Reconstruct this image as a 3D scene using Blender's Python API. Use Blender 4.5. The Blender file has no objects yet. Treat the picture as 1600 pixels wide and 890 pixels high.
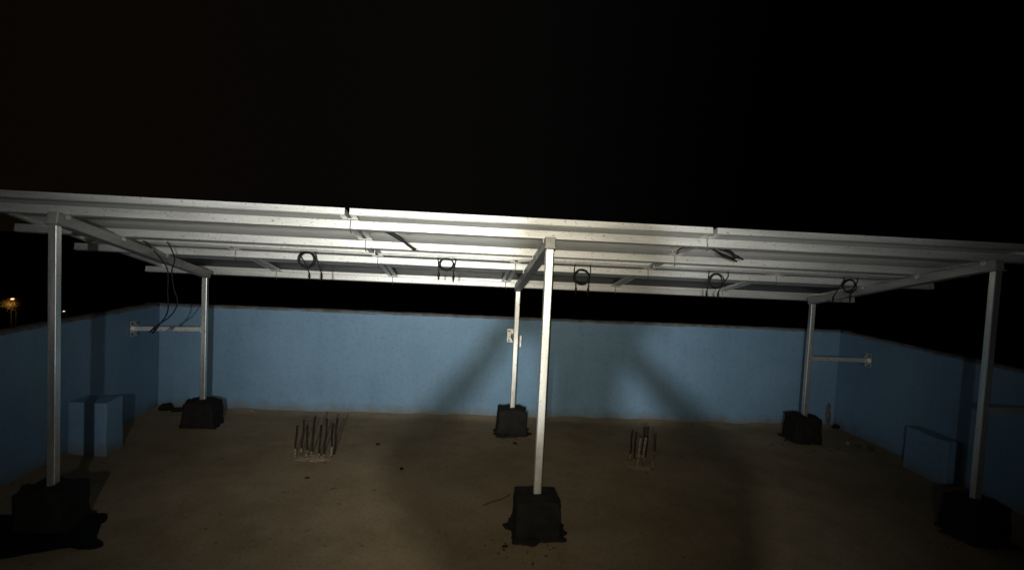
import bpy, bmesh, math, random
from mathutils import Vector, Matrix, noise
random.seed(7)
R = math.radians
scene = bpy.context.scene
C = scene.collection

# ------------------------------------------------------------------ camera
cam_d = bpy.data.cameras.new("camera")
cam = bpy.data.objects.new("camera", cam_d); C.objects.link(cam)
CX, CY, CZ = -0.637, -3.333, 1.572
yaw, pit, rol = R(4.48), R(-3.216), R(2.78)
fwd = Vector((math.sin(yaw)*math.cos(pit), math.cos(yaw)*math.cos(pit), math.sin(pit)))
rt = Vector((math.cos(yaw), -math.sin(yaw), 0)); up = rt.cross(fwd)
r2 = rt*math.cos(rol)+up*math.sin(rol); u2 = up*math.cos(rol)-rt*math.sin(rol)
m = Matrix((r2, u2, -fwd)).transposed().to_4x4(); m.translation = (CX, CY, CZ)
cam.matrix_world = m
cam_d.sensor_width = 36; cam_d.lens = 36*948.4/1600
cam_d.clip_start = 0.02; cam_d.clip_end = 3000
scene.camera = cam
scene.view_settings.view_transform = 'Standard'; scene.view_settings.look = 'None'
scene.view_settings.exposure = 0; scene.view_settings.gamma = 1

# ------------------------------------------------------------------ night sky
w = bpy.data.worlds.new("World"); scene.world = w; w.use_nodes = True
nt = w.node_tree; nt.nodes.clear()
N = nt.nodes.new; Lk = nt.links.new
out = N('ShaderNodeOutputWorld'); bg = N('ShaderNodeBackground'); bg.inputs[1].default_value = 1
tc = N('ShaderNodeTexCoord'); sep = N('ShaderNodeSeparateXYZ'); Lk(tc.outputs['Generated'], sep.inputs[0])
# faint town glow towards the left of the view, black to the right
mr = N('ShaderNodeMapRange'); mr.inputs[1].default_value = 0.45; mr.inputs[2].default_value = -0.9
Lk(sep.outputs[0], mr.inputs[0])
cr = N('ShaderNodeValToRGB')
cr.color_ramp.elements[0].color = (0.0000, 0.0000, 0.0000, 1)
e = cr.color_ramp.elements.new(0.35); e.color = (0.0025, 0.0022, 0.0020, 1)
cr.color_ramp.elements[-1].color = (0.0030, 0.0015, 0.0004, 1)
Lk(mr.outputs[0], cr.inputs[0]); Lk(cr.outputs[0], bg.inputs[0]); Lk(bg.outputs[0], out.inputs[0])

# ------------------------------------------------------------------ the two lights of the place
def spot(name, loc, target, watts, size, blend, radius, col, power):
    d = bpy.data.lights.new(name, 'SPOT'); d.energy = watts; d.spot_size = R(size); d.spot_blend = blend
    d.shadow_soft_size = radius; d.color = col
    o = bpy.data.objects.new(name, d); C.objects.link(o); o.location = loc
    o.rotation_euler = (Vector(target)-Vector(loc)).to_track_quat('-Z', 'Y').to_euler()
    # beam profile of the reflector: intensity falls as a power of the cosine off its axis
    d.use_nodes = True; t = d.node_tree; em = t.nodes['Emission']
    co = t.nodes.new('ShaderNodeTexCoord'); sp = t.nodes.new('ShaderNodeSeparateXYZ'); t.links.new(co.outputs['Normal'], sp.inputs[0])
    ab = t.nodes.new('ShaderNodeMath'); ab.operation = 'ABSOLUTE'; t.links.new(sp.outputs[2], ab.inputs[0])
    pw = t.nodes.new('ShaderNodeMath'); pw.operation = 'POWER'; pw.inputs[1].default_value = power; t.links.new(ab.outputs[0], pw.inputs[0])
    t.links.new(pw.outputs[0], em.inputs['Strength'])
    return o
LAMP = Vector((-0.90, -4.50, 1.67))
FLASH = Vector((CX-0.016, CY-0.006, CZ+0.004))
spot('flood_lamp_light', LAMP, (-0.36, 2.3, 1.55), 900, 83, 1.0, 0.024, (0.92, 0.95, 0.95), 7.5)
spot('phone_flash_light', FLASH, (-0.34, 2.3, 1.55), 455, 84, 1.0, 0.006, (1.0, 0.93, 0.75), 7.5)

# ------------------------------------------------------------------ materials
def mat(name, col, rough=.6, metal=0, spec=.5):
    m = bpy.data.materials.new(name); m.use_nodes = True
    b = m.node_tree.nodes['Principled BSDF']
    b.inputs['Base Color'].default_value = (*col, 1); b.inputs['Roughness'].default_value = rough
    b.inputs['Metallic'].default_value = metal; b.inputs['Specular IOR Level'].default_value = spec
    return m
def nz(m, scale, c1, c2, lo=.35, hi=.65, detail=6, stretch=(1,1,1), target='Base Color', rough=.6):
    t = m.node_tree; b = t.nodes['Principled BSDF']
    co = t.nodes.new('ShaderNodeTexCoord'); mp = t.nodes.new('ShaderNodeMapping'); mp.inputs['Scale'].default_value = stretch
    n = t.nodes.new('ShaderNodeTexNoise'); n.inputs['Scale'].default_value = scale; n.inputs['Detail'].default_value = detail
    n.inputs['Roughness'].default_value = rough
    r = t.nodes.new('ShaderNodeValToRGB'); r.color_ramp.elements[0].position = lo; r.color_ramp.elements[1].position = hi
    r.color_ramp.elements[0].color = (*c1, 1); r.color_ramp.elements[1].color = (*c2, 1)
    t.links.new(co.outputs['Object'], mp.inputs[0]); t.links.new(mp.outputs[0], n.inputs[0]); t.links.new(n.outputs[0], r.inputs[0])
    if target: t.links.new(r.outputs[0], b.inputs[target])
    return r, n, mp
def mul(m, a, b, fac=1):
    t = m.node_tree; x = t.nodes.new('ShaderNodeMix'); x.data_type = 'RGBA'; x.blend_type = 'MULTIPLY'; x.inputs[0].default_value = fac
    t.links.new(a, x.inputs[6]); t.links.new(b, x.inputs[7]); return x.outputs[2]
def bump(m, scale, dist, strength=1, stretch=(1,1,1), detail=8):
    t = m.node_tree; b = t.nodes['Principled BSDF']
    co = t.nodes.new('ShaderNodeTexCoord'); mp = t.nodes.new('ShaderNodeMapping'); mp.inputs['Scale'].default_value = stretch
    n = t.nodes.new('ShaderNodeTexNoise'); n.inputs['Scale'].default_value = scale; n.inputs['Detail'].default_value = detail
    bp = t.nodes.new('ShaderNodeBump'); bp.inputs['Distance'].default_value = dist; bp.inputs['Strength'].default_value = strength
    t.links.new(co.outputs['Object'], mp.inputs[0]); t.links.new(mp.outputs[0], n.inputs[0]); t.links.new(n.outputs[0], bp.inputs['Height'])
    old = b.inputs['Normal'].links
    if old: t.links.new(old[0].from_socket, bp.inputs['Normal'])
    t.links.new(bp.outputs[0], b.inputs['Normal'])

def steel(name, c1, c2, stretch, rough=.42, metal=.75):
    m = mat(name, c2, rough, metal)
    r1, _, _ = nz(m, 9, c1, c2, .3, .6, 5, stretch, None)
    r2, _, _ = nz(m, 95, (.35,.33,.28), (1,1,1), .31, .40, 3, tuple(.5+.5*s if s < 1 else s for s in stretch), None, .7)
    o = mul(m, r1.outputs[0], r2.outputs[0]); m.node_tree.links.new(o, m.node_tree.nodes['Principled BSDF'].inputs['Base Color'])
    rr, _, _ = nz(m, 14, (rough-.08,)*3, (rough+.12,)*3, .3, .7, 5, stretch, 'Roughness')
    bump(m, 60, .0012, .5, stretch)
    return m
m_post = steel('galvanised_steel_upright', (.58,.57,.54), (.76,.76,.74), (1,1,.12), .43, .93)
m_tube = steel('galvanised_steel_across', (.56,.55,.52), (.74,.74,.72), (.12,1,1), .50, .78)
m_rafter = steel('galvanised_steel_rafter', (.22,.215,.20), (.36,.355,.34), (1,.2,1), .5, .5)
# rust and mortar splashes near the foot of each post
def rusty(m):
    t = m.node_tree; b = t.nodes['Principled BSDF']; src = b.inputs['Base Color'].links[0].from_socket
    co = t.nodes.new('ShaderNodeTexCoord'); sp = t.nodes.new('ShaderNodeSeparateXYZ'); t.links.new(co.outputs['Object'], sp.inputs[0])
    mr = t.nodes.new('ShaderNodeMapRange'); mr.inputs[1].default_value = .20; mr.inputs[2].default_value = .62; mr.inputs[3].default_value = .75; mr.inputs[4].default_value = 0
    t.links.new(sp.outputs[2], mr.inputs[0])
    n = t.nodes.new('ShaderNodeTexNoise'); n.inputs['Scale'].default_value = 17; n.inputs['Detail'].default_value = 9; n.inputs['Roughness'].default_value = .7
    t.links.new(co.outputs['Object'], n.inputs[0])
    nr = t.nodes.new('ShaderNodeMapRange'); nr.inputs[1].default_value = .35; nr.inputs[2].default_value = .65; t.links.new(n.outputs[0], nr.inputs[0])
    mu = t.nodes.new('ShaderNodeMath'); mu.operation = 'MULTIPLY'; t.links.new(mr.outputs[0], mu.inputs[0]); t.links.new(nr.outputs[0], mu.inputs[1])
    x = t.nodes.new('ShaderNodeMix'); x.data_type = 'RGBA'; t.links.new(mu.outputs[0], x.inputs[0]); t.links.new(src, x.inputs[6])
    x.inputs[7].default_value = (.40,.33,.21,1); t.links.new(x.outputs[2], b.inputs['Base Color'])
rusty(m_post)
m_alu = steel('aluminium_frame', (.56,.56,.54), (.76,.76,.74), (.10,.4,1), .50, .78)
m_back = mat('panel_backsheet', (.74,.74,.72), .42); nz(m_back, 5, (.66,.66,.64), (.80,.80,.78), .3, .7, 4, (.3,1,1)); bump(m_back, 22, .002, .4)
m_dark = mat('dark_backsheet', (.045,.05,.058), .5); nz(m_dark, 6, (.035,.04,.046), (.06,.064,.07), .3, .7, 4)
m_strip = mat('pale_strip_grey', (.5,.5,.48), .6); nz(m_strip, 5, (.50,.50,.48), (.62,.62,.60), .3, .7, 4, (.4,1,1))
m_glass = mat('panel_cells', (.012,.016,.035), .12)
m_black = mat('black_cable', (.006,.006,.0065), .6, 0, .25)
m_box = mat('junction_plastic', (.018,.018,.020), .4)
m_clip = mat('zinc_clip', (.62,.62,.58), .4, .7); nz(m_clip, 60, (.35,.33,.28), (.7,.7,.66), .35, .55)
m_bolt = mat('bolt_steel', (.16,.15,.13), .5, .7); nz(m_bolt, 60, (.08,.07,.05), (.25,.23,.2))

m_blue = mat('blue_wall_paint', (.105,.235,.40), .62, 0, .35)
r1, _, _ = nz(m_blue, 1.3, (.118,.214,.312), (.168,.280,.400), .3, .7, 8, (1,1,1), None)
r2, _, _ = nz(m_blue, 30, (.84,.86,.88), (1,1,1), .32, .5, 8, (1,1,1), None)
r3, _, _ = nz(m_blue, 4, (.86,.88,.86), (1,1,1), .38, .55, 6, (3,3,.3), None)
# dust splashed on the foot of the wall
tt = m_blue.node_tree; co = tt.nodes.new('ShaderNodeTexCoord'); sp = tt.nodes.new('ShaderNodeSeparateXYZ'); tt.links.new(co.outputs['Object'], sp.inputs[0])
ns = tt.nodes.new('ShaderNodeTexNoise'); ns.inputs['Scale'].default_value = 9; ns.inputs['Detail'].default_value = 8; tt.links.new(co.outputs['Object'], ns.inputs[0])
ad = tt.nodes.new('ShaderNodeMath'); ad.operation = 'MULTIPLY_ADD'; tt.links.new(ns.outputs[0], ad.inputs[0]); ad.inputs[1].default_value = -.16; tt.links.new(sp.outputs[2], ad.inputs[2])
mr = tt.nodes.new('ShaderNodeMapRange'); mr.inputs[1].default_value = -.085; mr.inputs[2].default_value = .03; mr.inputs[3].default_value = .8; mr.inputs[4].default_value = 0; tt.links.new(ad.outputs[0], mr.inputs[0])
x = tt.nodes.new('ShaderNodeMix'); x.data_type = 'RGBA'; tt.links.new(mr.outputs[0], x.inputs[0])
tt.links.new(mul(m_blue, mul(m_blue, r1.outputs[0], r2.outputs[0]), r3.outputs[0], .3), x.inputs[6]); x.inputs[7].default_value = (.13,.115,.09,1)
tt.links.new(x.outputs[2], tt.nodes['Principled BSDF'].inputs['Base Color'])
bump(m_blue, 3.5, .02, .35); bump(m_blue, 140, .0015, .5)
m_cap = mat('wall_top_cement', (.12,.12,.115), .9); nz(m_cap, 12, (.07,.07,.07), (.14,.14,.135)); bump(m_cap, 40, .006, .6)

m_floor = mat('cement_screed', (.10,.085,.065), .82, 0, .3)
f1, _, _ = nz(m_floor, .9, (.160,.118,.060), (.275,.205,.128), .32, .68, 7, (1,1,1), None, .65)
f2, _, _ = nz(m_floor, 4.5, (.84,.82,.78), (1,1,1), .34, .6, 9, (1,1,1), None, .7)
f3, _, _ = nz(m_floor, 55, (.72,.70,.66), (1,1,1), .30, .52, 4, (1,1,1), None)
f4, _, _ = nz(m_floor, 11, (.45,.40,.34), (1,1,1), .285, .33, 3, (1,1.6,1), None)
m_floor.node_tree.links.new(mul(m_floor, mul(m_floor, mul(m_floor, f1.outputs[0], f2.outputs[0]), f3.outputs[0]), f4.outputs[0]), m_floor.node_tree.nodes['Principled BSDF'].inputs['Base Color'])
# pale dust and mortar droppings swept up against the foot of the back wall
t_ = m_floor.node_tree; bs = t_.nodes['Principled BSDF']; src = bs.inputs['Base Color'].links[0].from_socket
co = t_.nodes.new('ShaderNodeTexCoord'); sp = t_.nodes.new('ShaderNodeSeparateXYZ'); t_.links.new(co.outputs['Object'], sp.inputs[0])
ns = t_.nodes.new('ShaderNodeTexNoise'); ns.inputs['Scale'].default_value = 5; ns.inputs['Detail'].default_value = 9; ns.inputs['Roughness'].default_value = .7; t_.links.new(co.outputs['Object'], ns.inputs[0])
ad = t_.nodes.new('ShaderNodeMath'); ad.operation = 'MULTIPLY_ADD'; t_.links.new(ns.outputs[0], ad.inputs[0]); ad.inputs[1].default_value = .5; t_.links.new(sp.outputs[1], ad.inputs[2])
mr = t_.nodes.new('ShaderNodeMapRange'); mr.inputs[1].default_value = 2.36; mr.inputs[2].default_value = 2.56; mr.inputs[4].default_value = .75; t_.links.new(ad.outputs[0], mr.inputs[0])
x = t_.nodes.new('ShaderNodeMix'); x.data_type = 'RGBA'; t_.links.new(mr.outputs[0], x.inputs[0]); t_.links.new(src, x.inputs[6]); x.inputs[7].default_value = (.27,.22,.15,1)
t_.links.new(x.outputs[2], bs.inputs['Base Color'])
bump(m_floor, 5, .012, .5); bump(m_floor, 90, .002, .5)
m_mortar = mat('fresh_dark_mortar', (.016,.014,.011), .85, 0, .2); nz(m_mortar, 14, (.005,.0045,.0035), (.013,.011,.008), .3, .7, 8); bump(m_mortar, 26, .012, .8)
m_slurry = mat('wet_black_slurry', (.002,.002,.002), .8, 0, .1)
m_stone = mat('rubble', (.06,.05,.04), .9); nz(m_stone, 25, (.03,.026,.02), (.085,.07,.052)); bump(m_stone, 50, .006, .8)
m_pale = mat('pale_mortar', (.30,.26,.20), .9); nz(m_pale, 30, (.13,.095,.055), (.27,.21,.14), .35, .65, 8); bump(m_pale, 50, .006, .8)
m_rebar = mat('dark_rebar', (.012,.008,.006), .9, 0, .15); nz(m_rebar, 50, (.006,.004,.003), (.030,.018,.010)); 
m_rebarp = mat('cement_coated_rebar', (.25,.20,.13), .85); nz(m_rebarp, 60, (.02,.015,.01), (.19,.145,.085), .40, .60)
m_patch = mat('bare_plaster', (.09,.09,.085), .9); nz(m_patch, 20, (.045,.045,.043), (.13,.125,.11))
m_earth = mat('dark_ground', (.03,.028,.02), .95); nz(m_earth, .05, (.015,.015,.01), (.05,.045,.035))
def emis(name, col, st):
    m = mat(name, col); b = m.node_tree.nodes['Principled BSDF']
    b.inputs['Emission Color'].default_value = (*col, 1); b.inputs['Emission Strength'].default_value = st; return m
m_glow = emis('lit_lamp_glass', (1, .72, .40), .9)
m_dglow = emis('small_lit_lamp_glass', (1, .78, .45), 1.1)
m_wall2 = mat('street_plaster', (.40,.26,.12), .9); nz(m_wall2, 1.6, (.10,.06,.025), (.50,.33,.15), .38, .6)
m_pole = mat('pole_paint', (.018,.018,.018), .7)
m_leaf = mat('leaf', (.12,.10,.04), .9, 0, .1)
m_skin = mat('skin', (.30,.17,.10), .6); m_shirt = mat('shirt', (.05,.06,.09), .85); m_trou = mat('trousers', (.03,.03,.035), .85)
m_hair = mat('hair', (.008,.007,.006), .6); m_eye = mat('eye_white', (.6,.6,.58), .3); m_sandal = mat('sandal', (.03,.02,.015), .7)
m_screen = mat('screen_glass', (.01,.01,.012), .1)

# ------------------------------------------------------------------ helpers
def link(name, me, mt=None, parent=None):
    o = bpy.data.objects.new(name, me); C.objects.link(o)
    if mt: me.materials.append(mt)
    if parent: o.parent = parent
    return o
def tag(o, label=None, cat=None, group=None, kind=None):
    for k, v in (('label', label), ('category', cat), ('group', group), ('kind', kind)):
        if v: o[k] = v
    return o
def empty(name, loc, label, cat, group=None):
    o = bpy.data.objects.new(name, None); C.objects.link(o); o.location = loc; o.empty_display_size = .1
    return tag(o, label, cat, group)
def to_me(bm, name, smooth=False):
    bmesh.ops.recalc_face_normals(bm, faces=bm.faces)
    me = bpy.data.meshes.new(name); bm.to_mesh(me); bm.free()
    if smooth:
        for p in me.polygons: p.use_smooth = True
    return me
def add_box(bm, x0, x1, y0, y1, z0, z1, M=None):
    vs = [bm.verts.new((x, y, z)) for x in (x0, x1) for y in (y0, y1) for z in (z0, z1)]
    for f in ((0,1,3,2),(4,6,7,5),(0,4,5,1),(2,3,7,6),(0,2,6,4),(1,5,7,3)): bm.faces.new([vs[i] for i in f])
    if M is not None: bmesh.ops.transform(bm, matrix=M, verts=vs)
    return vs
def box(name, x0, x1, y0, y1, z0, z1, mt, parent=None, bev=0, M=None):
    bm = bmesh.new(); add_box(bm, x0, x1, y0, y1, z0, z1, M)
    if bev: bmesh.ops.bevel(bm, geom=bm.edges[:], offset=bev, segments=2, profile=.6, affect='EDGES')
    return link(name, to_me(bm, name), mt, parent)
def add_tube(bm, pts, r, seg=8):
    pts = [Vector(p) for p in pts]; rings = []
    n0 = None
    for i, p in enumerate(pts):
        d = (pts[min(i+1, len(pts)-1)]-pts[max(i-1, 0)]).normalized()
        if n0 is None:
            n0 = d.orthogonal().normalized()
        n0 = (n0-d*n0.dot(d)).normalized(); b = d.cross(n0)
        rr = r[i] if isinstance(r, (list, tuple)) else r
        rings.append([bm.verts.new(p+(n0*math.cos(a)+b*math.sin(a))*rr) for a in [2*math.pi*k/seg for k in range(seg)]])
    for a, b in zip(rings, rings[1:]):
        for k in range(seg): bm.faces.new((a[k], a[(k+1)%seg], b[(k+1)%seg], b[k]))
    bm.faces.new(rings[0]); bm.faces.new(rings[-1])
def tube(name, pts, r, mt, parent=None, seg=8):
    bm = bmesh.new(); add_tube(bm, pts, r, seg); return link(name, to_me(bm, name, True), mt, parent)
def smooth_pts(P, n=8):
    P = [Vector(p) for p in P]; Q = [P[0]*2-P[1]]+P+[P[-1]*2-P[-2]]; o = []
    for i in range(1, len(Q)-2):
        for k in range(n):
            t = k/n; a, b, c, d = Q[i-1:i+3]
            o.append(.5*((2*b)+(c-a)*t+(2*a-5*b+4*c-d)*t*t+(3*b-a-3*c+d)*t**3))
    o.append(P[-1]); return o
def rough_mesh(name, verts_fn, mt, parent=None): ...

# ------------------------------------------------------------------ dimensions
W1, W0, W2, L = -2.768, -0.177, 2.464, 1.845      # post rows
Hf, Hr = 1.594, 1.229                              # underside of the rafters over front and rear posts
SL = (Hr-Hf)/L; TA = math.atan(SL)
ca, sa = math.cos(TA), math.sin(TA)
zb = lambda y: Hf+SL*y
B, XL, XR, HW = 2.294, -3.342, 3.038, 0.944
RH, PH, FT = .060, .050, .034                      # rafter, purlin, panel frame heights
def slope(y, x=0, lift=0):      # frame whose z is square to the panel plane, origin on the rafter underside line
    return Matrix.Translation((x, y, zb(y))) @ Matrix.Rotation(TA, 4, 'X') @ Matrix.Translation((0, 0, lift))

# ------------------------------------------------------------------ ground, roof, walls
bm = bmesh.new(); bmesh.ops.create_grid(bm, x_segments=8, y_segments=8, size=1500)
g = link('ground', to_me(bm, 'ground'), m_earth); g.location.z = -10; tag(g, kind='structure')
# rooftop floor: gently uneven screed
bm = bmesh.new(); bmesh.ops.create_grid(bm, x_segments=130, y_segments=180, size=.5)
for v in bm.verts:
    v.co.x = -3.40+(v.co.x+.5)*6.50; v.co.y = -7.0+(v.co.y+.5)*9.36
    n_ = noise.noise(Vector((v.co.x*.9, v.co.y*.9, 3)))*.010+noise.noise(Vector((v.co.x*4, v.co.y*4, 9)))*.003
    edge = min(v.co.x-XL, XR-v.co.x, B-v.co.y)
    k = max(0, 1-max(edge, 0)/.16)
    n_ += k*k*(.022+.018*noise.noise(Vector((v.co.x*5, v.co.y*5, 1))))
    v.co.z = n_
ex = bmesh.ops.extrude_face_region(bm, geom=[e_ for e_ in bm.edges if e_.is_boundary])
for v in [g_ for g_ in ex['geom'] if isinstance(g_, bmesh.types.BMVert)]: v.co.z = -.25
fl = link('rooftop_floor', to_me(bm, 'rooftop_floor', True), m_floor); tag(fl, kind='structure')
box('building_base', XL-.1, XR+.1, -6.95, B+.1, -10, -.26, m_cap).__setitem__('kind', 'structure')

def wall(name, p0, p1, nrm, th, label):
    """parapet: inner painted face from p0 to p1, slightly wavy, with a rough cement top"""
    p0, p1, nrm = Vector(p0), Vector(p1), Vector(nrm); n = int((p1-p0).length/.06)
    root = empty(name, (p0+p1)/2, label, 'wall')
    bm = bmesh.new(); rows = []
    for i in range(n+1):
        p = p0.lerp(p1, i/n); col = []
        for j in range(15):
            z = -.05+(HW+.05)*j/14
            d = noise.noise(Vector((p.x*.8+5, p.y*.8, z*1.5)))*.006
            if j == 14: z += noise.noise(Vector((p.x*3, p.y*3, 7)))*.004
            col.append(bm.verts.new(p+nrm*d+Vector((0, 0, z))-root.location))
        rows.append(col)
    for a, b in zip(rows, rows[1:]):
        for j in range(14): bm.faces.new((a[j], b[j], b[j+1], a[j+1]))
    o = link('painted_face', to_me(bm, 'painted_face', True), m_blue, root)
    o.location = (0, 0, 0)
    bm = bmesh.new(); rows = []
    prof = [(.001, HW-.014), (.005, HW-.003), (-.012, HW+.008), (-th*.5, HW+.013), (-th+.01, HW+.008), (-th, HW-.01), (-th, -.3)]
    for i in range(n+1):
        p = p0.lerp(p1, i/n); col = []
        for j, (d, z) in enumerate(prof):
            q = noise.noise(Vector((p.x*9, p.y*9, j*3.1)))*.006+noise.noise(Vector((p.x*1.5, p.y*1.5, j)))*.004
            if j == 0: q *= 1.2
            col.append(bm.verts.new(p+nrm*(d+(0 if j == 0 else q*.3))+Vector((0, 0, z+q))-root.location))
        rows.append(col)
    for a, b in zip(rows, rows[1:]):
        for j in range(len(prof)-1): bm.faces.new((a[j], b[j], b[j+1], a[j+1]))
    bm.faces.new(rows[0]); bm.faces.new(rows[-1])
    link('cement_top', to_me(bm, 'cement_top', True), m_cap, root)
    return root
wall('parapet_wall', (XL-.12, B, 0), (XR+.12, B, 0), (0, -1, 0), .075, 'long blue parapet wall across the back of the roof, crossed by the photographer\'s shadow')
wall('parapet_wall', (XL, -6.9, 0), (XL, B-.003, 0), (1, 0, 0), .095, 'blue side parapet on the left, with the box that a post shadow stripes')
wall('parapet_wall', (XR, -6.9, 0), (XR, B-.003, 0), (-1, 0, 0), .075, 'dark blue side parapet on the right, running out of the frame')

def ledge(x0, x1, y0, y1, h, label):
    bm = bmesh.new(); add_box(bm, x0, x1, y0, y1, -.03, h)
    bmesh.ops.bevel(bm, geom=bm.edges[:], offset=.010, segments=2, profile=.5, affect='EDGES')
    bmesh.ops.subdivide_edges(bm, edges=[e_ for e_ in bm.edges if e_.calc_length() > .05], cuts=14, use_grid_fill=True)
    for v in bm.verts:
        v.co += Vector((noise.noise(v.co*7), noise.noise(v.co*7+Vector((9, 0, 0))), noise.noise(v.co*9+Vector((0, 9, 0)))))*.006
    o = link('masonry_box', to_me(bm, 'masonry_box'), m_blue)
    c = Vector(((x0+x1)/2, (y0+y1)/2, 0)); o.data.transform(Matrix.Translation(-c)); o.location = c
    tag(o, label, 'masonry box'); return o
ledge(XL-.01, -3.09, 1.045, 1.262, .375, 'blue painted masonry box against the left wall, striped by a post shadow')
ledge(2.925, XR+.01, .765, 1.190, .335, 'blue painted masonry box against the right wall, in the gloom')

# ------------------------------------------------------------------ concrete footings
def footing(x, y, wd, dp, h, seed, label, skirt, lip=True):
    root = empty('concrete_footing', (x, y, 0), label, 'footing', 'dark mortar footings of the posts')
    rnd = random.Random(seed)
    bm = bmesh.new(); bmesh.ops.create_cube(bm, size=1)
    bmesh.ops.subdivide_edges(bm, edges=bm.edges[:], cuts=14, use_grid_fill=True)
    for v in bm.verts:
        c = v.co.copy(); s = 1.02-.05*(c.z+.5)
        px, py, pz = c.x*wd*s, c.y*dp*s, (c.z+.5)*h
        # rounded corners and lumpy faces
        q = Vector((px, py, pz))
        if c.z > .499:
            d = math.hypot(c.x, c.y); q.z -= .05*max(0, d-.50)
            if abs(c.x) < .13 and abs(c.y) < .13: q.z += .004
            q.z += .016*noise.noise(Vector((px*14+seed, py*14, 0)))
        nn = Vector((px, py, (pz-h/2)*.8)).normalized()
        q += nn*(.014*noise.noise(Vector((px*9+seed*3, py*9, pz*9)))+.005*noise.noise(Vector((px*32, py*32, pz*32+seed))))
        if c.z < -.3: q.x *= 1.03; q.y *= 1.03
        v.co = q
    link('block', to_me(bm, 'block', True), m_mortar, root)
    # spilled mortar round the foot
    bm = bmesh.new(); c0 = bm.verts.new((0, 0, .03)); prev = None; ring = []; K = 72
    ring2 = []
    for k in range(K):
        a = 2*math.pi*k/K
        sq = 1/max(abs(math.cos(a))/(wd/2), abs(math.sin(a))/(dp/2))
        n_ = noise.noise(Vector((math.cos(a)*2+seed, math.sin(a)*2, seed*.7)))+.35*noise.noise(Vector((math.cos(a)*6+seed, math.sin(a)*6, seed)))
        ext = .012+skirt*max(0, n_+.12)
        r_ = sq*1.02+ext
        ring.append(bm.verts.new((math.cos(a)*sq*.92, math.sin(a)*sq*.92, .03)))
        ring2.append(bm.verts.new((math.cos(a)*r_, math.sin(a)*r_, .006+.004*noise.noise(Vector((a*3, seed, 0))))))
    ring3 = [bm.verts.new((v.co.x*1.01, v.co.y*1.01, -.03)) for v in ring2]
    for k in range(K):
        j = (k+1) % K
        bm.faces.new((c0, ring[k], ring[j])); bm.faces.new((ring[k], ring2[k], ring2[j], ring[j])); bm.faces.new((ring2[k], ring3[k], ring3[j], ring2[j]))
    link('mortar_spill', to_me(bm, 'mortar_spill', True), m_mortar, root)
    return root
F = [
 (W0, 0, .245, .25, .212, 3, 'dark footing of the centre front post, nearest the camera', .09),
 (W1-.005, .0, .235, .25, .215, 11, 'wide dark footing at the front left corner post, by the black puddle', .08),
 (W2+.01, 0, .235, .25, .225, 23, 'black footing of the front right post, at the right edge of the roof', .09),
 (W0, L, .245, .22, .215, 31, 'dark footing of the centre rear post, against the blue back wall', .07),
 (W1+.0, L, .245, .22, .205, 43, 'dark footing of the rear left post, next to the rubble in the corner', .05),
 (W2-.01, L, .235, .22, .225, 57, 'dark footing of the rear right post, with crumbs of mortar to its left', .08)]
for a in F: footing(*a)

# black wet patch on the floor in front of the left footing
bm = bmesh.new()
pts = [(-3.30,.10),(-3.0,.07),(-2.86,.05),(-2.74,.03),(-2.66,.08),(-2.57,.11),(-2.535,.06),(-2.53,.0),(-2.50,-.07),(-2.46,-.16),(-2.39,-.22),(-2.41,-.26),(-2.48,-.265),(-2.55,-.25),(-2.66,-.30),(-2.80,-.37),(-3.05,-.42),(-3.30,-.45)]
sp_ = smooth_pts(pts, 5); cc = bm.verts.new((-2.9,-.15,.016))
vv = [bm.verts.new((p.x+.008*noise.noise(Vector((p.x*30,p.y*30,0))), p.y+.008*noise.noise(Vector((p.x*30,p.y*30,5))), .013)) for p in [Vector((q.x, q.y, 0)) for q in sp_]]
v2 = [bm.verts.new((v.co.x*1.0+(v.co.x+2.9)*.02, v.co.y+(v.co.y+.15)*.02, -.02)) for v in vv]
for k in range(len(vv)):
    j = (k+1) % len(vv); bm.faces.new((cc, vv[k], vv[j])); bm.faces.new((vv[k], v2[k], v2[j], vv[j]))
pd = link('mortar_slurry', to_me(bm, 'mortar_slurry', True), m_slurry); tag(pd, 'ragged black patch of wet mortar on the floor in the lower left corner', 'mortar patch')
pd.data.transform(Matrix.Translation((2.9, .15, 0))); pd.location = (-2.9, -.15, 0)

# ------------------------------------------------------------------ steel frame
fr = empty('steel_frame', (W0, L/2, 0), 'galvanised steel frame of six square posts that carries the solar panels over the roof', 'steel frame')
def fpart(o): o.parent = fr; o.matrix_parent_inverse = Matrix.Translation(fr.location).inverted(); return o
def sq_tube(name, M, x0, x1, y0, y1, z0, z1, mt, bev=.004):
    bm = bmesh.new(); add_box(bm, x0, x1, y0, y1, z0, z1)
    bmesh.ops.bevel(bm, geom=bm.edges[:], offset=bev, segments=2, profile=.5, affect='EDGES')
    o = link(name, to_me(bm, name), mt)
    o.data.transform(M); return fpart(o)
I = Matrix.Identity(4)
PW = .0215
for X in (W1, W0, W2):
    sq_tube('post', Matrix.Translation((X, 0, 0)), -PW, PW, -PW, PW, .05, Hf-.002, m_post)
    sq_tube('post', Matrix.Translation((X, L, 0)), -PW*.95, PW*.95, -PW, PW, .05, Hr+.001, m_post)
    # welded top plate
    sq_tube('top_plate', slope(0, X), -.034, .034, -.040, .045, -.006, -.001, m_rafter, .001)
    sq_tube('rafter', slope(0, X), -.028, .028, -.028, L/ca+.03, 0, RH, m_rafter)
purl_x = (-3.365, 3.016); front_y = (.028, .55, 1.115, 2.064)
PX = -.27
joints_front = [PX-1, PX+1]; joints_rear = [PX+i for i in (-2, -1, 0, 1, 2)]
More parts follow.
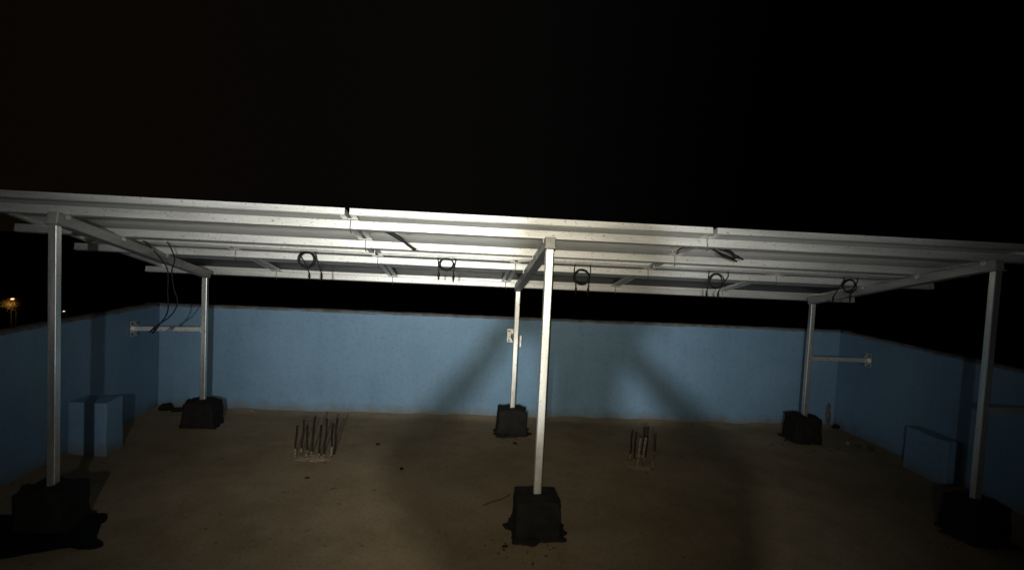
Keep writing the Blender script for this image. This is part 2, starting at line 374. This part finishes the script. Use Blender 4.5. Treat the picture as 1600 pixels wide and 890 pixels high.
for k, y in enumerate(front_y):
    xs0, xs1 = purl_x
    if k == 0: xs0, xs1 = -3.42, 2.86
    if k == 1: xs0, xs1 = -3.365, 2.80
    y_ = y/ca
    pr = sq_tube('purlin', slope(0), xs0, xs1, y_, y_+.045, RH+.001, RH+PH, m_tube, .0035)
    # hook bolts that wrap the purlin under every gap between panels
    for X in (joints_front if k < 2 else joints_rear):
        bm = bmesh.new()
        pts = [(X, y_-.012, RH+PH+FT*.9), (X, y_-.006, RH+PH), (X, y_-.006, RH+.004), (X+.002, y_-.003, RH-.012), (X+.004, y_+.016, RH-.018)]
        add_tube(bm, pts, .003, 6)
        o = link('hook_bolt', to_me(bm, 'hook_bolt', True), m_bolt); o.data.transform(slope(0)); fpart(o)
        bm = bmesh.new()
        add_box(bm, X-.020, X+.020, y_-.016, y_+.020, RH+PH+.001, RH+PH+.006)
        add_box(bm, X-.020, X-.0165, y_-.016, y_+.020, RH+PH+.0062, RH+PH+.030)
        add_box(bm, X+.0165, X+.020, y_-.016, y_+.020, RH+PH+.0062, RH+PH+.030)
        o = link('panel_clip', to_me(bm, 'panel_clip'), m_clip); o.data.transform(slope(0)); fpart(o)
    # weld lugs where the purlin crosses a rafter
    for X in (W1, W0, W2):
        for s_ in ((-1, 1) if k < 3 else ()):
            o = box('weld_lug', X+s_*.031-.002, X+s_*.031+.002, y_+.004, y_+.040, RH-.022, RH+.030, m_clip, None, 0, slope(0)); fpart(o)
# wall braces
def brace(p, q, wallpt, nrm, along):
    """square tube from post to wall with an angle plate bolted to the wall"""
    p, q = Vector(p), Vector(q); d = (q-p); l = d.length
    M = Matrix.Translation(p) @ d.to_track_quat('X', 'Z').to_matrix().to_4x4()
    b = sq_tube('brace', M, 0, l, -.019, .019, -.019, .019, m_tube if abs(d.x) > abs(d.y) else m_rafter, .003)
    n = Vector(nrm); t = Vector(along)
    bm = bmesh.new()
    Mx = Matrix((t, n, Vector((0, 0, 1)))).transposed().to_4x4(); Mx.translation = q
    add_box(bm, -.052, .052, 0, .005, -.062, .062, Mx)
    o = link('wall_plate', to_me(bm, 'wall_plate'), m_clip); fpart(o)
    for sx in (-1, 1):
        for sz in (-1, 1):
            bm = bmesh.new(); bmesh.ops.create_cone(bm, cap_ends=True, segments=6, radius1=.009, radius2=.009, depth=.012)
            bmesh.ops.transform(bm, matrix=Matrix.Translation(q+n*.011+t*sx*.037+Vector((0, 0, sz*.044))) @ n.to_track_quat('Z', 'Y').to_matrix().to_4x4(), verts=bm.verts[:])
            o = link('anchor_bolt', to_me(bm, 'anchor_bolt'), m_bolt); fpart(o)
    # splice sleeve near the post
brace((W1-PW, L+.01, .800), (XL+.007, L+.01, .785), None, (1, 0, 0), (0, 1, 0))
brace((W2+PW, L+.01, .742), (XR-.007, L+.01, .742), None, (-1, 0, 0), (0, 1, 0))
brace((W2+PW, .03, .762), (XR-.007, .03, .762), None, (-1, 0, 0), (0, 1, 0))
#brace((W1-PW, .03, .770), (XL+.007, .03, .770), None, (1, 0, 0), (0, 1, 0))
brace((W0+.01, L+PW, .782), (W0+.01, B-.007, .782), None, (0, -1, 0), (1, 0, 0))
# small weld collar at the end of each horizontal brace
for X, s in ((W1, -1), (W2, 1)):
    o = box('weld_collar', min(X+s*PW, X+s*(PW+.012)), max(X+s*PW, X+s*(PW+.012)), L-.014, L+.034, .772 if s < 0 else .716, .824 if s < 0 else .768, m_clip, None, .002); fpart(o)
# broken plates on the rear centre post, spot-welded at brace height
for dx, dy, zz, hh in ((-.062, -.006, .835, .012), (.048, -.004, .790, .050)):
    o = box('post_lug', W0+dx-.008, W0+dx+.008, L+.05, L+.058, zz-hh, zz+hh, m_clip, None, .001); fpart(o)

# ------------------------------------------------------------------ solar panels
def panel(x0, x1, y0, y1, label, group, rear=False):
    """y along the slope"""
    root = empty('solar_panel', (0, 0, 0), label, 'solar panel', group)
    root.matrix_world = slope(0, (x0+x1)/2) @ Matrix.Translation((0, (y0+y1)/2, RH+PH+.0015))
    hx, hy = (x1-x0)/2, (y1-y0)/2; lip = .030; t = .002
    def rail(ax, s):
        bm = bmesh.new()
        if ax == 'y':   # long front / rear rails
            ya, yb = sorted((s*hy, s*(hy-.0022))); add_box(bm, -hx, hx, ya, yb, 0, FT)
            ya, yb = sorted((s*(hy-.0024), s*(hy-lip))); add_box(bm, -hx+.003, hx-.003, ya, yb, 0, t)
            ya, yb = sorted((s*(hy-.0024), s*(hy-.012))); add_box(bm, -hx+.003, hx-.003, ya, yb, FT-.010, FT-.0085)
            ya, yb = sorted((s*(hy-.0024), s*(hy-.010))); add_box(bm, -hx+.003, hx-.003, ya, yb, FT-.0018, FT)
        else:
            xa, xb = sorted((s*hx, s*(hx-.0022))); add_box(bm, xa, xb, -hy+.0024, hy-.0024, 0, FT)
            xa, xb = sorted((s*(hx-.0024), s*(hx-lip))); add_box(bm, xa, xb, -hy+lip+.001, hy-lip-.001, 0, t)
            xa, xb = sorted((s*(hx-.0024), s*(hx-.012))); add_box(bm, xa, xb, -hy+.013, hy-.013, FT-.010, FT-.0085)
            xa, xb = sorted((s*(hx-.0024), s*(hx-.010))); add_box(bm, xa, xb, -hy+.011, hy-.011, FT-.0018, FT)
        return link('frame_rail', to_me(bm, 'frame_rail'), m_alu, root)
    rail('y', -1); rail('y', 1); rail('x', -1); rail('x', 1)
    box('backsheet', -hx+.0024, hx-.0024, -hy+.0024, hy-.0024, FT-.0080, FT-.0060, m_dark if rear else m_back, root)
    if rear: box('pale_strip', -hx+.004, hx-.004, -hy+.095, -hy+.70, FT-.0105, FT-.0083, m_strip, root)  # pale band across the underside, darker in front of it and behind
    box('glass', -hx+.0026, hx-.0026, -hy+.0026, hy-.0026, FT-.0058, FT-.0024, m_glass, root)
    return root
def local(root, P):          # world -> panel space
    return root.matrix_world.inverted() @ Vector(P)
gap = .0125
FL = ['front left landscape solar panel, running out of the picture, two loose leads drooping from it', 'brightly lit middle landscape solar panel, front edge of the canopy', 'front right landscape solar panel, fading into the dark']
fp = []
for i in range(3):
    fp.append(panel(PX-3+2*i+gap, PX-1+2*i-gap, -.088/ca, 1.000/ca, FL[i], 'landscape panels of the front row'))
RL = ['leftmost rear-row solar panel, the only one of its row without a cable coil', 'second rear-row solar panel from the left, with a round cable coil beneath',
      'third rear-row solar panel from the left, its coil lit brightest', 'rear-row solar panel just right of the centre post, with a coiled cable', 'fifth rear-row solar panel from the left, a double-looped cable beneath', 'rear-row solar panel at the far right, its dim coil over the rafter']
rp = []
for i in range(6):
    rp.append(panel(PX-3+i+.010, PX-2+i-.010, 1.022/ca, 2.128/ca, RL[i], 'portrait panels of the rear row', True))

def jbox(root, P, sx=.06, sy=.045):
    p = local(root, P)
    o = box('junction_box', p.x-sx, p.x+sx, p.y-sy, p.y+sy, FT-.008-.020, FT-.0082, m_box, root, .004); return o
def cable(root, pts, r=.003, name='cable'):
    o = tube(name, [local(root, p) for p in smooth_pts(pts, 8)], r, m_black, root, 8); return o
def connector(root, p, q):
    p, q = Vector(p), Vector(q); d = q-p
    P = [p, p+d*.12, p+d*.3, p+d*.32, p+d*.6, p+d*.62, p+d]
    tube('connector', [local(root, v) for v in P], [.004, .0065, .0065, .0085, .0085, .006, .005], m_black, root, 10)
# (loop centre x, z, radius, flattening, tails: start x, end x, end z)
coils = {1: (-1.757, 1.437, .054, 1.0, (-1.80, 1.30, -1.741), (-1.700, 1.30, -1.655)),
         2: (-.776, 1.452, .050, .78, (-.832, 1.345, -.826), (-.712, 1.335, -.720)),
         3: (.216, 1.405, .056, .92, (.165, 1.28, .180), (.280, 1.28, .272)),
         4: (1.235, 1.420, .053, 1.0, (1.182, 1.295, 1.172), (1.325, 1.295, 1.262)),
         5: (2.276, 1.430, .052, .92, (2.240, 1.30, 2.165), (2.345, 1.315, 2.300))}
for i, (cx, cz, rr, fl_, t0, t1) in coils.items():
    root = rp[i]; top = zb(1.06)+RH+PH+.03
    jbox(root, (cx, 1.075, top))
    jy = 1.078
    pts = []
    turns = 3
    for k in range(int((3, 2.6, 3.4, 2.3, 2.5)[i-1]*20)+1):
        a = math.pi/2+2*math.pi*k/20; rad = rr*(1+.05*math.sin(k*.31*(1+.1*i)+i)+.07*math.sin(k*.13+2*i))
        pts.append((cx+math.cos(a)*rad+.004*math.sin(k*.4), jy-.012+.010*math.sin(k*.23+i), cz+math.sin(a)*rad*fl_))
    bm = bmesh.new(); add_tube(bm, [local(root, p) for p in pts], (.0050, .0046, .0052, .0044, .0048)[i-1], 8); link('cable_coil', to_me(bm, 'cable_coil', True), m_black, root)
    for (tx, tz, ex) in (t0, t1):
        mid = (top+tz)/2
        P = [(tx+(cx-tx)*.1, jy, top), (tx-(cx-tx)*.06, jy+.002, mid+.05), (tx+(ex-tx)*.5, jy-.002, mid), (ex, jy, tz+.045)]
        cable(root, P, .0042); connector(root, (ex, jy, tz+.05), (ex+(ex-tx)*.05, jy, tz-.01))
# front left panel: two loose leads drooping down past the brace
def droop(x, z, y=.95):
    f = (y-CY)/(1.6-CY); return (CX+(x-CX)*f, y, CZ+(z-CZ)*f)
root = fp[0]
jbox(root, (-2.72, .90, zb(.90)+RH+PH+.026), .05, .03)
cable(root, [droop(-3.14,1.510,.92), droop(-3.10,1.480), droop(-3.002,1.373), droop(-2.953,1.285), droop(-2.950,1.12), droop(-2.945,1.00), droop(-2.965,.925), droop(-3.02,.850)], .0042)
cable(root, [droop(-2.96,1.510,.92), droop(-2.937,1.476), droop(-2.902,1.378), droop(-2.922,1.287), droop(-2.905,1.15), droop(-2.875,1.04), droop(-2.925,.935), droop(-3.02,.860)], .0042)
connector(root, droop(-3.015,.860), droop(-3.082,.800)); connector(root, droop(-3.012,.852), droop(-3.062,.790))
# front middle panel: taped bundle of leads
def near(x, z, y=.28):      # a point of the sagging leads, hung close behind the first purlin
    f = (y-CY)/(.5-CY); return (CX+(x-CX)*f, y, CZ+(z-CZ)*f)
root = fp[1]
jbox(root, (-1.16, .34, zb(.34)+RH+PH+.03), .05, .03)
for k, off in enumerate((-.007, 0, .007)):
    cable(root, [near(-1.17, 1.668+off*.3, .30), near(-1.13, 1.652+off*.4), near(-1.09, 1.636+off), near(-1.045, 1.611+off), near(-1.0, 1.578-off*.3), near(-.957+off, 1.550)], .0085 if k == 1 else .0065, 'cable')
# front right panel: coil with connectors hanging from its rail
root = fp[2]
jbox(root, (.86, .34, zb(.34)+RH+PH+.03), .05, .03)
cable(root, [near(.725,1.600), near(.730,1.630), near(.765,1.648), near(.811,1.666), near(.87,1.672), near(.95,1.664)], .004)
bm = bmesh.new(); pts = []
for k in range(70):
    a = 2*math.pi*k/16; u = math.cos(a)*.085*(1+.07*math.sin(k)); v = math.sin(a)*.024*(1+.25*math.sin(k*.6))
    pts.append(local(root, near(1.025+u+.004*math.sin(k*.3), 1.634-u*.42+v, .28+.008*math.sin(k*.5))))
add_tube(bm, pts, .0052, 8); link('cable_coil', to_me(bm, 'cable_coil', True), m_black, root)
cable(root, [near(.90,1.672), near(.97,1.655), near(1.06,1.630), near(1.095,1.616), near(1.12,1.610)], .005)
connector(root, near(1.085,1.620), near(1.165,1.588)); connector(root, near(1.05,1.604), near(1.125,1.572))
# small pale rectangles on the front rails of three rear-row panels
for root, X in ((rp[0], -3.02), (rp[4], 1.26), (rp[5], 2.27)):
    p = local(root, (X, 1.02, zb(1.02)+RH+PH+.02))
    box('rail_mark', p.x-.035, p.x+.035, -(2.128-1.022)/ca/2-.0012, -(2.128-1.022)/ca/2-.0004, .014, .030, m_clip, root)

# ------------------------------------------------------------------ rebar stubs
def bar(x, y, h, lean, coat, root, rnd):
    r = .0074; pts = []; rad = []
    n = 26
    for k in range(n+1):
        t = k/n; pts.append((x+lean[0]*t+.002*math.sin(t*9+x*40), y+lean[1]*t, -.02+(h+.02)*t)); rad.append(r*(1.12 if k % 2 else .92)*(1.0+.15*noise.noise(Vector((x*9, y*9, t*20)))))
    cut = int(n*coat)
    b = tube('bar', pts[max(cut-1, 0):], rad[max(cut-1, 0):], m_rebar, root, 8)
    if coat > 0:
        tube('cement_coat', pts[:cut+1], [q*1.35 for q in rad[:cut+1]], m_rebarp, b, 8)
rnd = random.Random(5)
ra = empty('rebar_stubs', (-1.67, 1.13, 0), 'left cluster of dark steel reinforcing bars sticking up from a pale mortar pad', 'rebar')
for x, y, h, lx, co_ in ((-1.812,1.10,.236,.012,.38),(-1.779,1.146,.268,.016,.30),(-1.724,1.085,.245,.002,.34),(-1.700,1.124,.297,.018,.22),(-1.634,1.075,.250,.010,.24),(-1.613,1.143,.279,.016,.12),(-1.546,1.176,.272,.014,.10),(-1.552,1.10,.262,.004,.40)):
    bar(x+1.67, y-1.13, h, (lx, .004), co_, ra, rnd)
def pad(root, w, d, h, seed, mt, name='mortar_pad'):
    bm = bmesh.new(); bmesh.ops.create_grid(bm, x_segments=26, y_segments=20, size=.5)
    for v in bm.verts:
        x, y = v.co.x*2, v.co.y*2; r_ = min(1, math.hypot(x, y)*(1+.3*noise.noise(Vector((x*2, y*2, seed)))))
        v.co = Vector((v.co.x*w, v.co.y*d, -.008+h*(1-r_**2)*(1+.5*noise.noise(Vector((x*5, y*5, seed))))))
    return link(name, to_me(bm, name, True), mt, root)
o = pad(ra, .34, .20, .022, 2, m_pale); o.location = (-.01, -.05, .003)
rb = empty('rebar_stubs', (.76, 1.12, 0), 'right cluster of reinforcing bars, partly coated in pale cement, in the dim shadow', 'rebar')
for x, y, h, lx, co_ in ((.712,1.25,.222,.010,.25),(.722,1.18,.225,.012,.22),(.722,1.067,.228,.012,.97),(.752,1.042,.240,.012,.97),(.824,1.213,.266,.012,.18),(.800,1.235,.255,.016,.2),(.816,1.006,.272,.012,.55)):
    bar(x-.76, y-1.12, h, (lx, .004), co_, rb, rnd)
o = pad(rb, .26, .34, .018, 8, m_floor); o.location = (0, 0, .003)

# ------------------------------------------------------------------ rubble and crumbs
def stone(x, y, s, mt, label=None, sq=(1, 1, .7), cat='stone', group=None, z=0):
    bm = bmesh.new(); bmesh.ops.create_icosphere(bm, subdivisions=2, radius=1); sd = random.random()*50
    for v in bm.verts:
        n_ = 1+.45*noise.noise(v.co*1.3+Vector((sd, 0, 0)))+.15*noise.noise(v.co*4+Vector((sd, 0, 0)))
        v.co = Vector((v.co.x*sq[0], v.co.y*sq[1], v.co.z*sq[2]))*s*n_
    zmin = min(v.co.z for v in bm.verts)
    for v in bm.verts: v.co.z -= zmin+s*.12
    o = link('mortar_lump' if cat == 'mortar lump' else 'stone', to_me(bm, 'stone'), mt); o.location = (x, y, z+.004); o.rotation_euler.z = random.random()*6
    return tag(o, label, cat, group)
stone(-3.235, 2.215, .050, m_mortar, 'dark lump of rubble in the back left corner, nearest the side wall', (1.3, .7, .8))
stone(-3.13, 2.20, .036, m_mortar, 'smaller dark rubble lump between the corner lump and the rear left footing', (1.5, .8, .6))
stone(-2.488, 2.225, .020, m_pale, 'small pale chip of mortar at the foot of the back wall', (1.1, .8, .9))
stone(3.000, 2.19, .032, m_mortar, 'round dark lump at the foot of the bare plaster strip in the right corner', (1, 1, .9))
stone(2.875, 1.66, .022, m_stone, 'brown stone by the right wall, beyond the masonry box', (1.3, 1, .6))
stone(2.93, 1.58, .028, m_stone, 'biggest of the brown stones at the foot of the right wall', (1.2, 1, .7))
stone(2.81, 1.72, .018, m_pale, 'tiny pale stone farthest from the right wall', (1.2, 1, .7))
crumbs = bmesh.new()
def crumb(x, y, s):
    M = Matrix.Translation((x, y, s*.35)) @ Matrix.Rotation(random.random()*6, 4, 'Z') @ Matrix.Diagonal((s*random.uniform(.7, 1.6), s*random.uniform(.6, 1), s*random.uniform(.4, .8), 1))
    vs = bmesh.ops.create_icosphere(crumbs, subdivisions=1, radius=1, matrix=M)['verts']
    for v in vs: v.co += Vector((random.uniform(-1, 1), random.uniform(-1, 1), random.uniform(-1, 1)))*s*.2
for cx_, cy_, n_, sp in ((2.25, 1.70, 34, .10), (2.36, 1.55, 14, .10), (2.7, 1.6, 26, .12), (W0-.05, -.2, 18, .12), (W0, 1.62, 16, .12), (-2.7, 1.62, 10, .12), (2.2, -.1, 16, .12), (-3.1, 2.15, 26, .1), (2.95, 2.1, 20, .08), (W0-.2, -.15, 8, .05)):
    for k in range(n_): crumb(cx_+random.gauss(0, sp), cy_+random.gauss(0, sp*.6), random.uniform(.003, .011))
for k in range(200): crumb(random.uniform(-3.1, 2.9), random.uniform(-1.2, 2.2), random.uniform(.0015, .004)*(1 if random.random() < .9 else 1.9))
for k in range(240): crumb(random.uniform(-3.2, 2.95), B-.02-abs(random.gauss(0, .035)), random.uniform(.003, .009))
for k in range(120): crumb(XR-.03-abs(random.gauss(0, .05)), random.uniform(.9, 2.2), random.uniform(.003, .009))
o = link('mortar_crumbs', to_me(crumbs, 'mortar_crumbs'), m_stone); tag(o, 'crumbs of mortar and grit strewn over the roof floor', 'grit', None, 'stuff')
# thin stick left of the centre footing
st = tube('stick', smooth_pts([(-.465,.30,.010),(-.40,.355,.014),(-.34,.41,.009),(-.285,.478,.012)], 5), [.0042]*16, m_stone, None, 7); tag(st, 'thin dark stick lying on the floor just left of the centre front footing', 'stick')
# dark crumbs that show singly
for x, y, s, lb in ((-.36, -.20, .012, 'single black crumb in front of the centre footing, to its left'),
                    (-1.02, .90, .016, 'dark chip on the open floor midway between left rebar and centre footing'),
                    (-1.26, 1.42, .016, 'flat dark chip right of the left rebar cluster'),
                    (-1.62, .70, .012, 'dark chip on the floor below the left rebar cluster'),
                    (-.17, 1.52, .017, 'black crumb just in front of the rear centre footing')):
    stone(x, y, s, m_mortar, lb, (1.4, .8, .4), 'mortar lump')
# bare plaster strip in the right corner
bm = bmesh.new(); rows = []
for i in range(22):
    z = -.01+.25*i/21; wv = .020+.012*noise.noise(Vector((0, z*14, 2))); c_ = 2.975+.012*noise.noise(Vector((4, z*8, 2)))
    if i > 18: wv *= (22-i)/4
    rows.append([bm.verts.new((c_-wv-.003, B-.002, z)), bm.verts.new((c_-wv, B-.012, z)), bm.verts.new((c_+wv*.3, B-.016, z+.002)), bm.verts.new((c_+wv, B-.011, z)), bm.verts.new((c_+wv+.003, B-.002, z))])
for a, b in zip(rows, rows[1:]):
    for j in range(4): bm.faces.new((a[j], a[j+1], b[j+1], b[j]))
o = link('plaster_patch', to_me(bm, 'plaster_patch', True), m_patch)
o.data.transform(Matrix.Translation((-2.975, -B, 0))); o.location = (2.975, B, 0)
tag(o, 'narrow ragged strip of bare grey plaster low in the back right corner', 'plaster patch')

# ------------------------------------------------------------------ lit street far below, at the left
def street_lamp(x, y, z, s, mt, energy, label):
    root = empty('street_lamp', (x, y, -10), label, 'street lamp', 'distant street lights')
    h = z+10
    tube('pole', [(0, 0, 0), (0, 0, h*.5), (0, 0, h+.1)], [.09, .07, .05], m_pole, root, 10)
    tube('arm', smooth_pts([(0, 0, h+.05), (.1, -.3, h+.25), (.25, -.8, h+.3)], 4), .035, m_pole, root, 8)
    bm = bmesh.new(); bmesh.ops.create_uvsphere(bm, u_segments=14, v_segments=8, radius=s)
    for v in bm.verts: v.co = Vector((v.co.x*1.2+.3, v.co.y*1.6-.9, v.co.z*.75+h+.15))
    link('lamp_glass', to_me(bm, 'lamp_glass', True), mt, root)
    d = bpy.data.lights.new('street_lamp_light', 'POINT'); d.energy = energy; d.color = (1, .55, .20); d.shadow_soft_size = .3
    lo = bpy.data.objects.new('street_lamp_light', d); C.objects.link(lo); lo.location = (x+.3, y-1.3, z-.35)
    return root
street_lamp(-45.35, 60.9, -5.70, .12, m_glow, 60, 'brighter warm street light at the left edge, beyond the parapet')
street_lamp(-39.97, 60.0, -6.62, .075, m_dglow, 6, 'small warm point of light just above the left wall, right of the front post')
# tree added so its lit leaves give that lamp a blurred orange glow
sh = empty('glow_tree', (-45.55, 60.5, -10), 'ragged little tree added to give the distant street light its orange glow', 'tree')
bm = bmesh.new()
for k in range(2400):
    p = Vector((random.gauss(0, .27), random.gauss(0, .3), 3.85+random.gauss(0, .20))); a = Vector((random.uniform(-1,1), random.uniform(-1,1), random.uniform(-1,1))).normalized(); b_ = a.orthogonal().normalized(); q = a.cross(b_)
    s = .05; bm.faces.new([bm.verts.new(p+b_*s), bm.verts.new(p+q*s*.6), bm.verts.new(p-b_*s), bm.verts.new(p-q*s*.6)])
link('foliage', to_me(bm, 'foliage'), m_leaf, sh); tube('trunk', [(0, 0, 0), (.05, 0, 1.5), (0, 0, 3.9)], [.1, .07, .03], m_pole, sh)

# ------------------------------------------------------------------ flood lamp behind the camera
fl_ = empty('flood_lamp', (LAMP.x, LAMP.y, 0), 'white LED flood lamp on a tripod, standing behind the photographer', 'flood lamp')
tube('stand_pole', [(0, -.07, .35), (0, -.07, 1.60)], .014, m_pole, fl_, 10)
for k in range(3):
    a = 2*math.pi*k/3+.5; tube('tripod_leg', [(0, -.07, .75), (.42*math.cos(a), -.07+.42*math.sin(a), .02)], .010, m_pole, fl_, 8)
box('lamp_housing', -.10, .10, -.10, -.045, 1.60, 1.74, m_pole, fl_, .008)
box('lamp_lens', -.045, .045, -.0445, -.041, 1.635, 1.705, emis('led_lens', (.93, .97, 1), 6), fl_)

# ------------------------------------------------------------------ phone and photographer
ph = empty('smartphone', (CX, CY, CZ), 'black smartphone held sideways by the photographer, its flash lit', 'smartphone')
px0, px1 = -.14, .020
box('phone_body', px0, px1, -.022, -.013, -.058, .018, m_screen, ph, .003)
bm = bmesh.new(); bmesh.ops.create_cone(bm, cap_ends=True, segments=20, radius1=.006, radius2=.006, depth=.002, matrix=Matrix.Translation((0, -.0115, 0)) @ Matrix.Rotation(R(90), 4, 'X'))
link('phone_lens', to_me(bm, 'phone_lens'), m_screen, ph)

def skin_mesh(name, verts, edges, mt, parent, sub=2, root_i=0):
    me = bpy.data.meshes.new(name); me.from_pydata([v[0] for v in verts], edges, []); 
    o = link(name, me, mt, parent)
    md = o.modifiers.new('Skin', 'SKIN'); md.use_smooth_shade = True
    for i, v in enumerate(verts):
        r_ = v[1]; o.data.skin_vertices[0].data[i].radius = r_ if isinstance(r_, tuple) else (r_, r_)
        o.data.skin_vertices[0].data[i].use_root = (i == root_i)
    s = o.modifiers.new('Sub', 'SUBSURF'); s.levels = s.render_levels = sub
    return o
pe = empty('person', (-.72, -3.66, 0), 'photographer in dark shirt and trousers holding a phone up at face height', 'person')
T = Vector((-.72, -3.66, 0))
V = []; E = []
def chain(pts, start=None):
    prev = start
    for p, r_ in pts:
        V.append((Vector(p)-T, r_)); i = len(V)-1
        if prev is not None: E.append((prev, i))
        prev = i
    return prev
chain([((-.72, -3.68, .86), (.145, .10))])
waist = chain([((-.72, -3.675, 1.02), (.125, .09))], 0)
chest = chain([((-.72, -3.68, 1.20), (.125, .095)), ((-.72, -3.68, 1.35), (.110, .075))], waist)
neck = chain([((-.72, -3.665, 1.455), .046), ((-.72, -3.65, 1.505), .044), ((-.72, -3.635, 1.56), (.068, .080)), ((-.72, -3.635, 1.63), (.070, .085)), ((-.72, -3.645, 1.68), (.05, .06))], chest)
hands = []
for s, sh_, el, wr, kn in ((-1, (-.880, -3.67, 1.408), (-.928, -3.53, 1.378), (-.812, -3.368, 1.492), (-.790, -3.352, 1.535)),
                           (1, (-.560, -3.67, 1.408), (-.492, -3.53, 1.380), (-.585, -3.368, 1.497), (-.607, -3.352, 1.540))):
    k1 = chain([(sh_, .055)], chest)
    el_ = Vector(el); mid = (Vector(sh_)+el_)/2
    k2 = chain([(tuple(mid), .036), (el, .028), (tuple(el_.lerp(Vector(wr), .35)), .028), (wr, .020), (kn, (.030, .014))], k1)
    hands.append((s, Vector(wr), Vector(kn), k2))
for s in (-1, 1):
    k = chain([((-.72+s*.09, -3.68, .80), .088), ((-.72+s*.10, -3.66, .62), .072), ((-.72+s*.105, -3.655, .46), .055), ((-.72+s*.105, -3.67, .30), .052), ((-.72+s*.11, -3.685, .09), .034)], 0)
    chain([((-.72+s*.115, -3.64, .035), (.036, .03)), ((-.72+s*.125, -3.55, .022), (.04, .018))], k)
body = skin_mesh('body', V, E, m_skin, pe)
# fingers: four curled round the long edge of the phone, thumb behind
for s, wr, kn, _ in hands:
    base = kn
    for f in range(4):
        z = 1.520+.015*f; ln = (.95, 1.08, 1.0, .8)[f]
        xs = base.x+(-s)*0.0
        p0 = Vector((xs, -3.362, z-.012)); p1 = Vector((xs-s*.006, -3.338-.006, z+.002)); 
        # curls over the end of the phone towards its lens side
        end_x = CX+(px0 if s < 0 else px1)
        P = [(p0-T, .0085), (Vector((end_x+s*.012, -3.358, z+.004))-T, .0082), (Vector((end_x+s*.010, -3.342, z+.006))-T, .0075), (Vector((end_x-s*.012*ln, -3.338, z+.008))-T, .0065)]
        skin_mesh('finger', P, [(0, 1), (1, 2), (2, 3)], m_skin, pe, 1)
    P = [(base-T+Vector((0, -.008, -.015)), .011), (base-T+Vector((-s*.015, -.030, .008)), .0095), (base-T+Vector((-s*.034, -.032, .020)), .008)]
    skin_mesh('thumb', P, [(0, 1), (1, 2)], m_skin, pe, 1)
# shirt
V = []; E = []
chain([((-.70, -3.68, .84), (.155, .108))]); c1 = chain([((-.695, -3.675, 1.02), (.150, .105)), ((-.69, -3.68, 1.20), (.160, .106)), ((-.695, -3.68, 1.35), (.150, .085))], 0)
chain([((-.72, -3.67, 1.425), .060)], c1)
for s in (-1, 1): chain([((-.72+s*.155, -3.67, 1.408), .052), ((-.72+s*.195, -3.60, 1.395), .043)], c1)
skin_mesh('shirt', V, E, m_shirt, pe)
V = []; E = []
chain([((-.72, -3.68, .87), (.150, .107))])
for s in (-1, 1): chain([((-.72+s*.09, -3.68, .79), .098), ((-.72+s*.10, -3.66, .60), .083), ((-.72+s*.105, -3.655, .44), .068), ((-.72+s*.107, -3.68, .12), .056)], 0)
skin_mesh('trousers', V, E, m_trou, pe)
# hair, ears, eyes, nose, mouth
bm = bmesh.new(); bmesh.ops.create_uvsphere(bm, u_segments=24, v_segments=14, radius=1)
for v in list(bm.verts):
    v.co = Vector((v.co.x*.086, v.co.y*.102-.012, v.co.z*.085+.012))*(1+.05*noise.noise(v.co*5))
bmesh.ops.delete(bm, geom=[v for v in bm.verts if v.co.z < -.055 or (v.co.y > .055 and v.co.z < .045)], context='VERTS')
h_ = link('hair', to_me(bm, 'hair', True), m_hair, pe); h_.location = (0, .022, 1.632)
for s in (-1, 1):
    bm = bmesh.new(); bmesh.ops.create_uvsphere(bm, u_segments=12, v_segments=8, radius=1)
    for v in bm.verts: v.co = Vector((v.co.x*.010, v.co.y*.018, v.co.z*.030))
    e_ = link('ear', to_me(bm, 'ear', True), m_skin, pe); e_.location = (s*.078, .02, 1.585)
    bm = bmesh.new(); bmesh.ops.create_uvsphere(bm, u_segments=12, v_segments=8, radius=.012)
    e_ = link('eye', to_me(bm, 'eye', True), m_eye, pe); e_.location = (s*.031, .098, 1.600)
    bm = bmesh.new(); add_box(bm, -.13/2+.02, .13/2-.02, -.04, .19, -.012, .006); bmesh.ops.bevel(bm, geom=bm.edges[:], offset=.006, segments=2, affect='EDGES')
    e_ = link('sandal', to_me(bm, 'sandal'), m_sandal, pe); e_.location = (s*.115, -.03, .012)
tube('nose', [(0, .098, 1.605), (0, .112, 1.585), (0, .120, 1.570), (0, .100, 1.560)], [.007, .010, .014, .010], m_skin, pe)
tube('mouth', [(-.022, .098, 1.537), (0, .106, 1.535), (.022, .098, 1.537)], [.003, .006, .003], m_skin, pe)
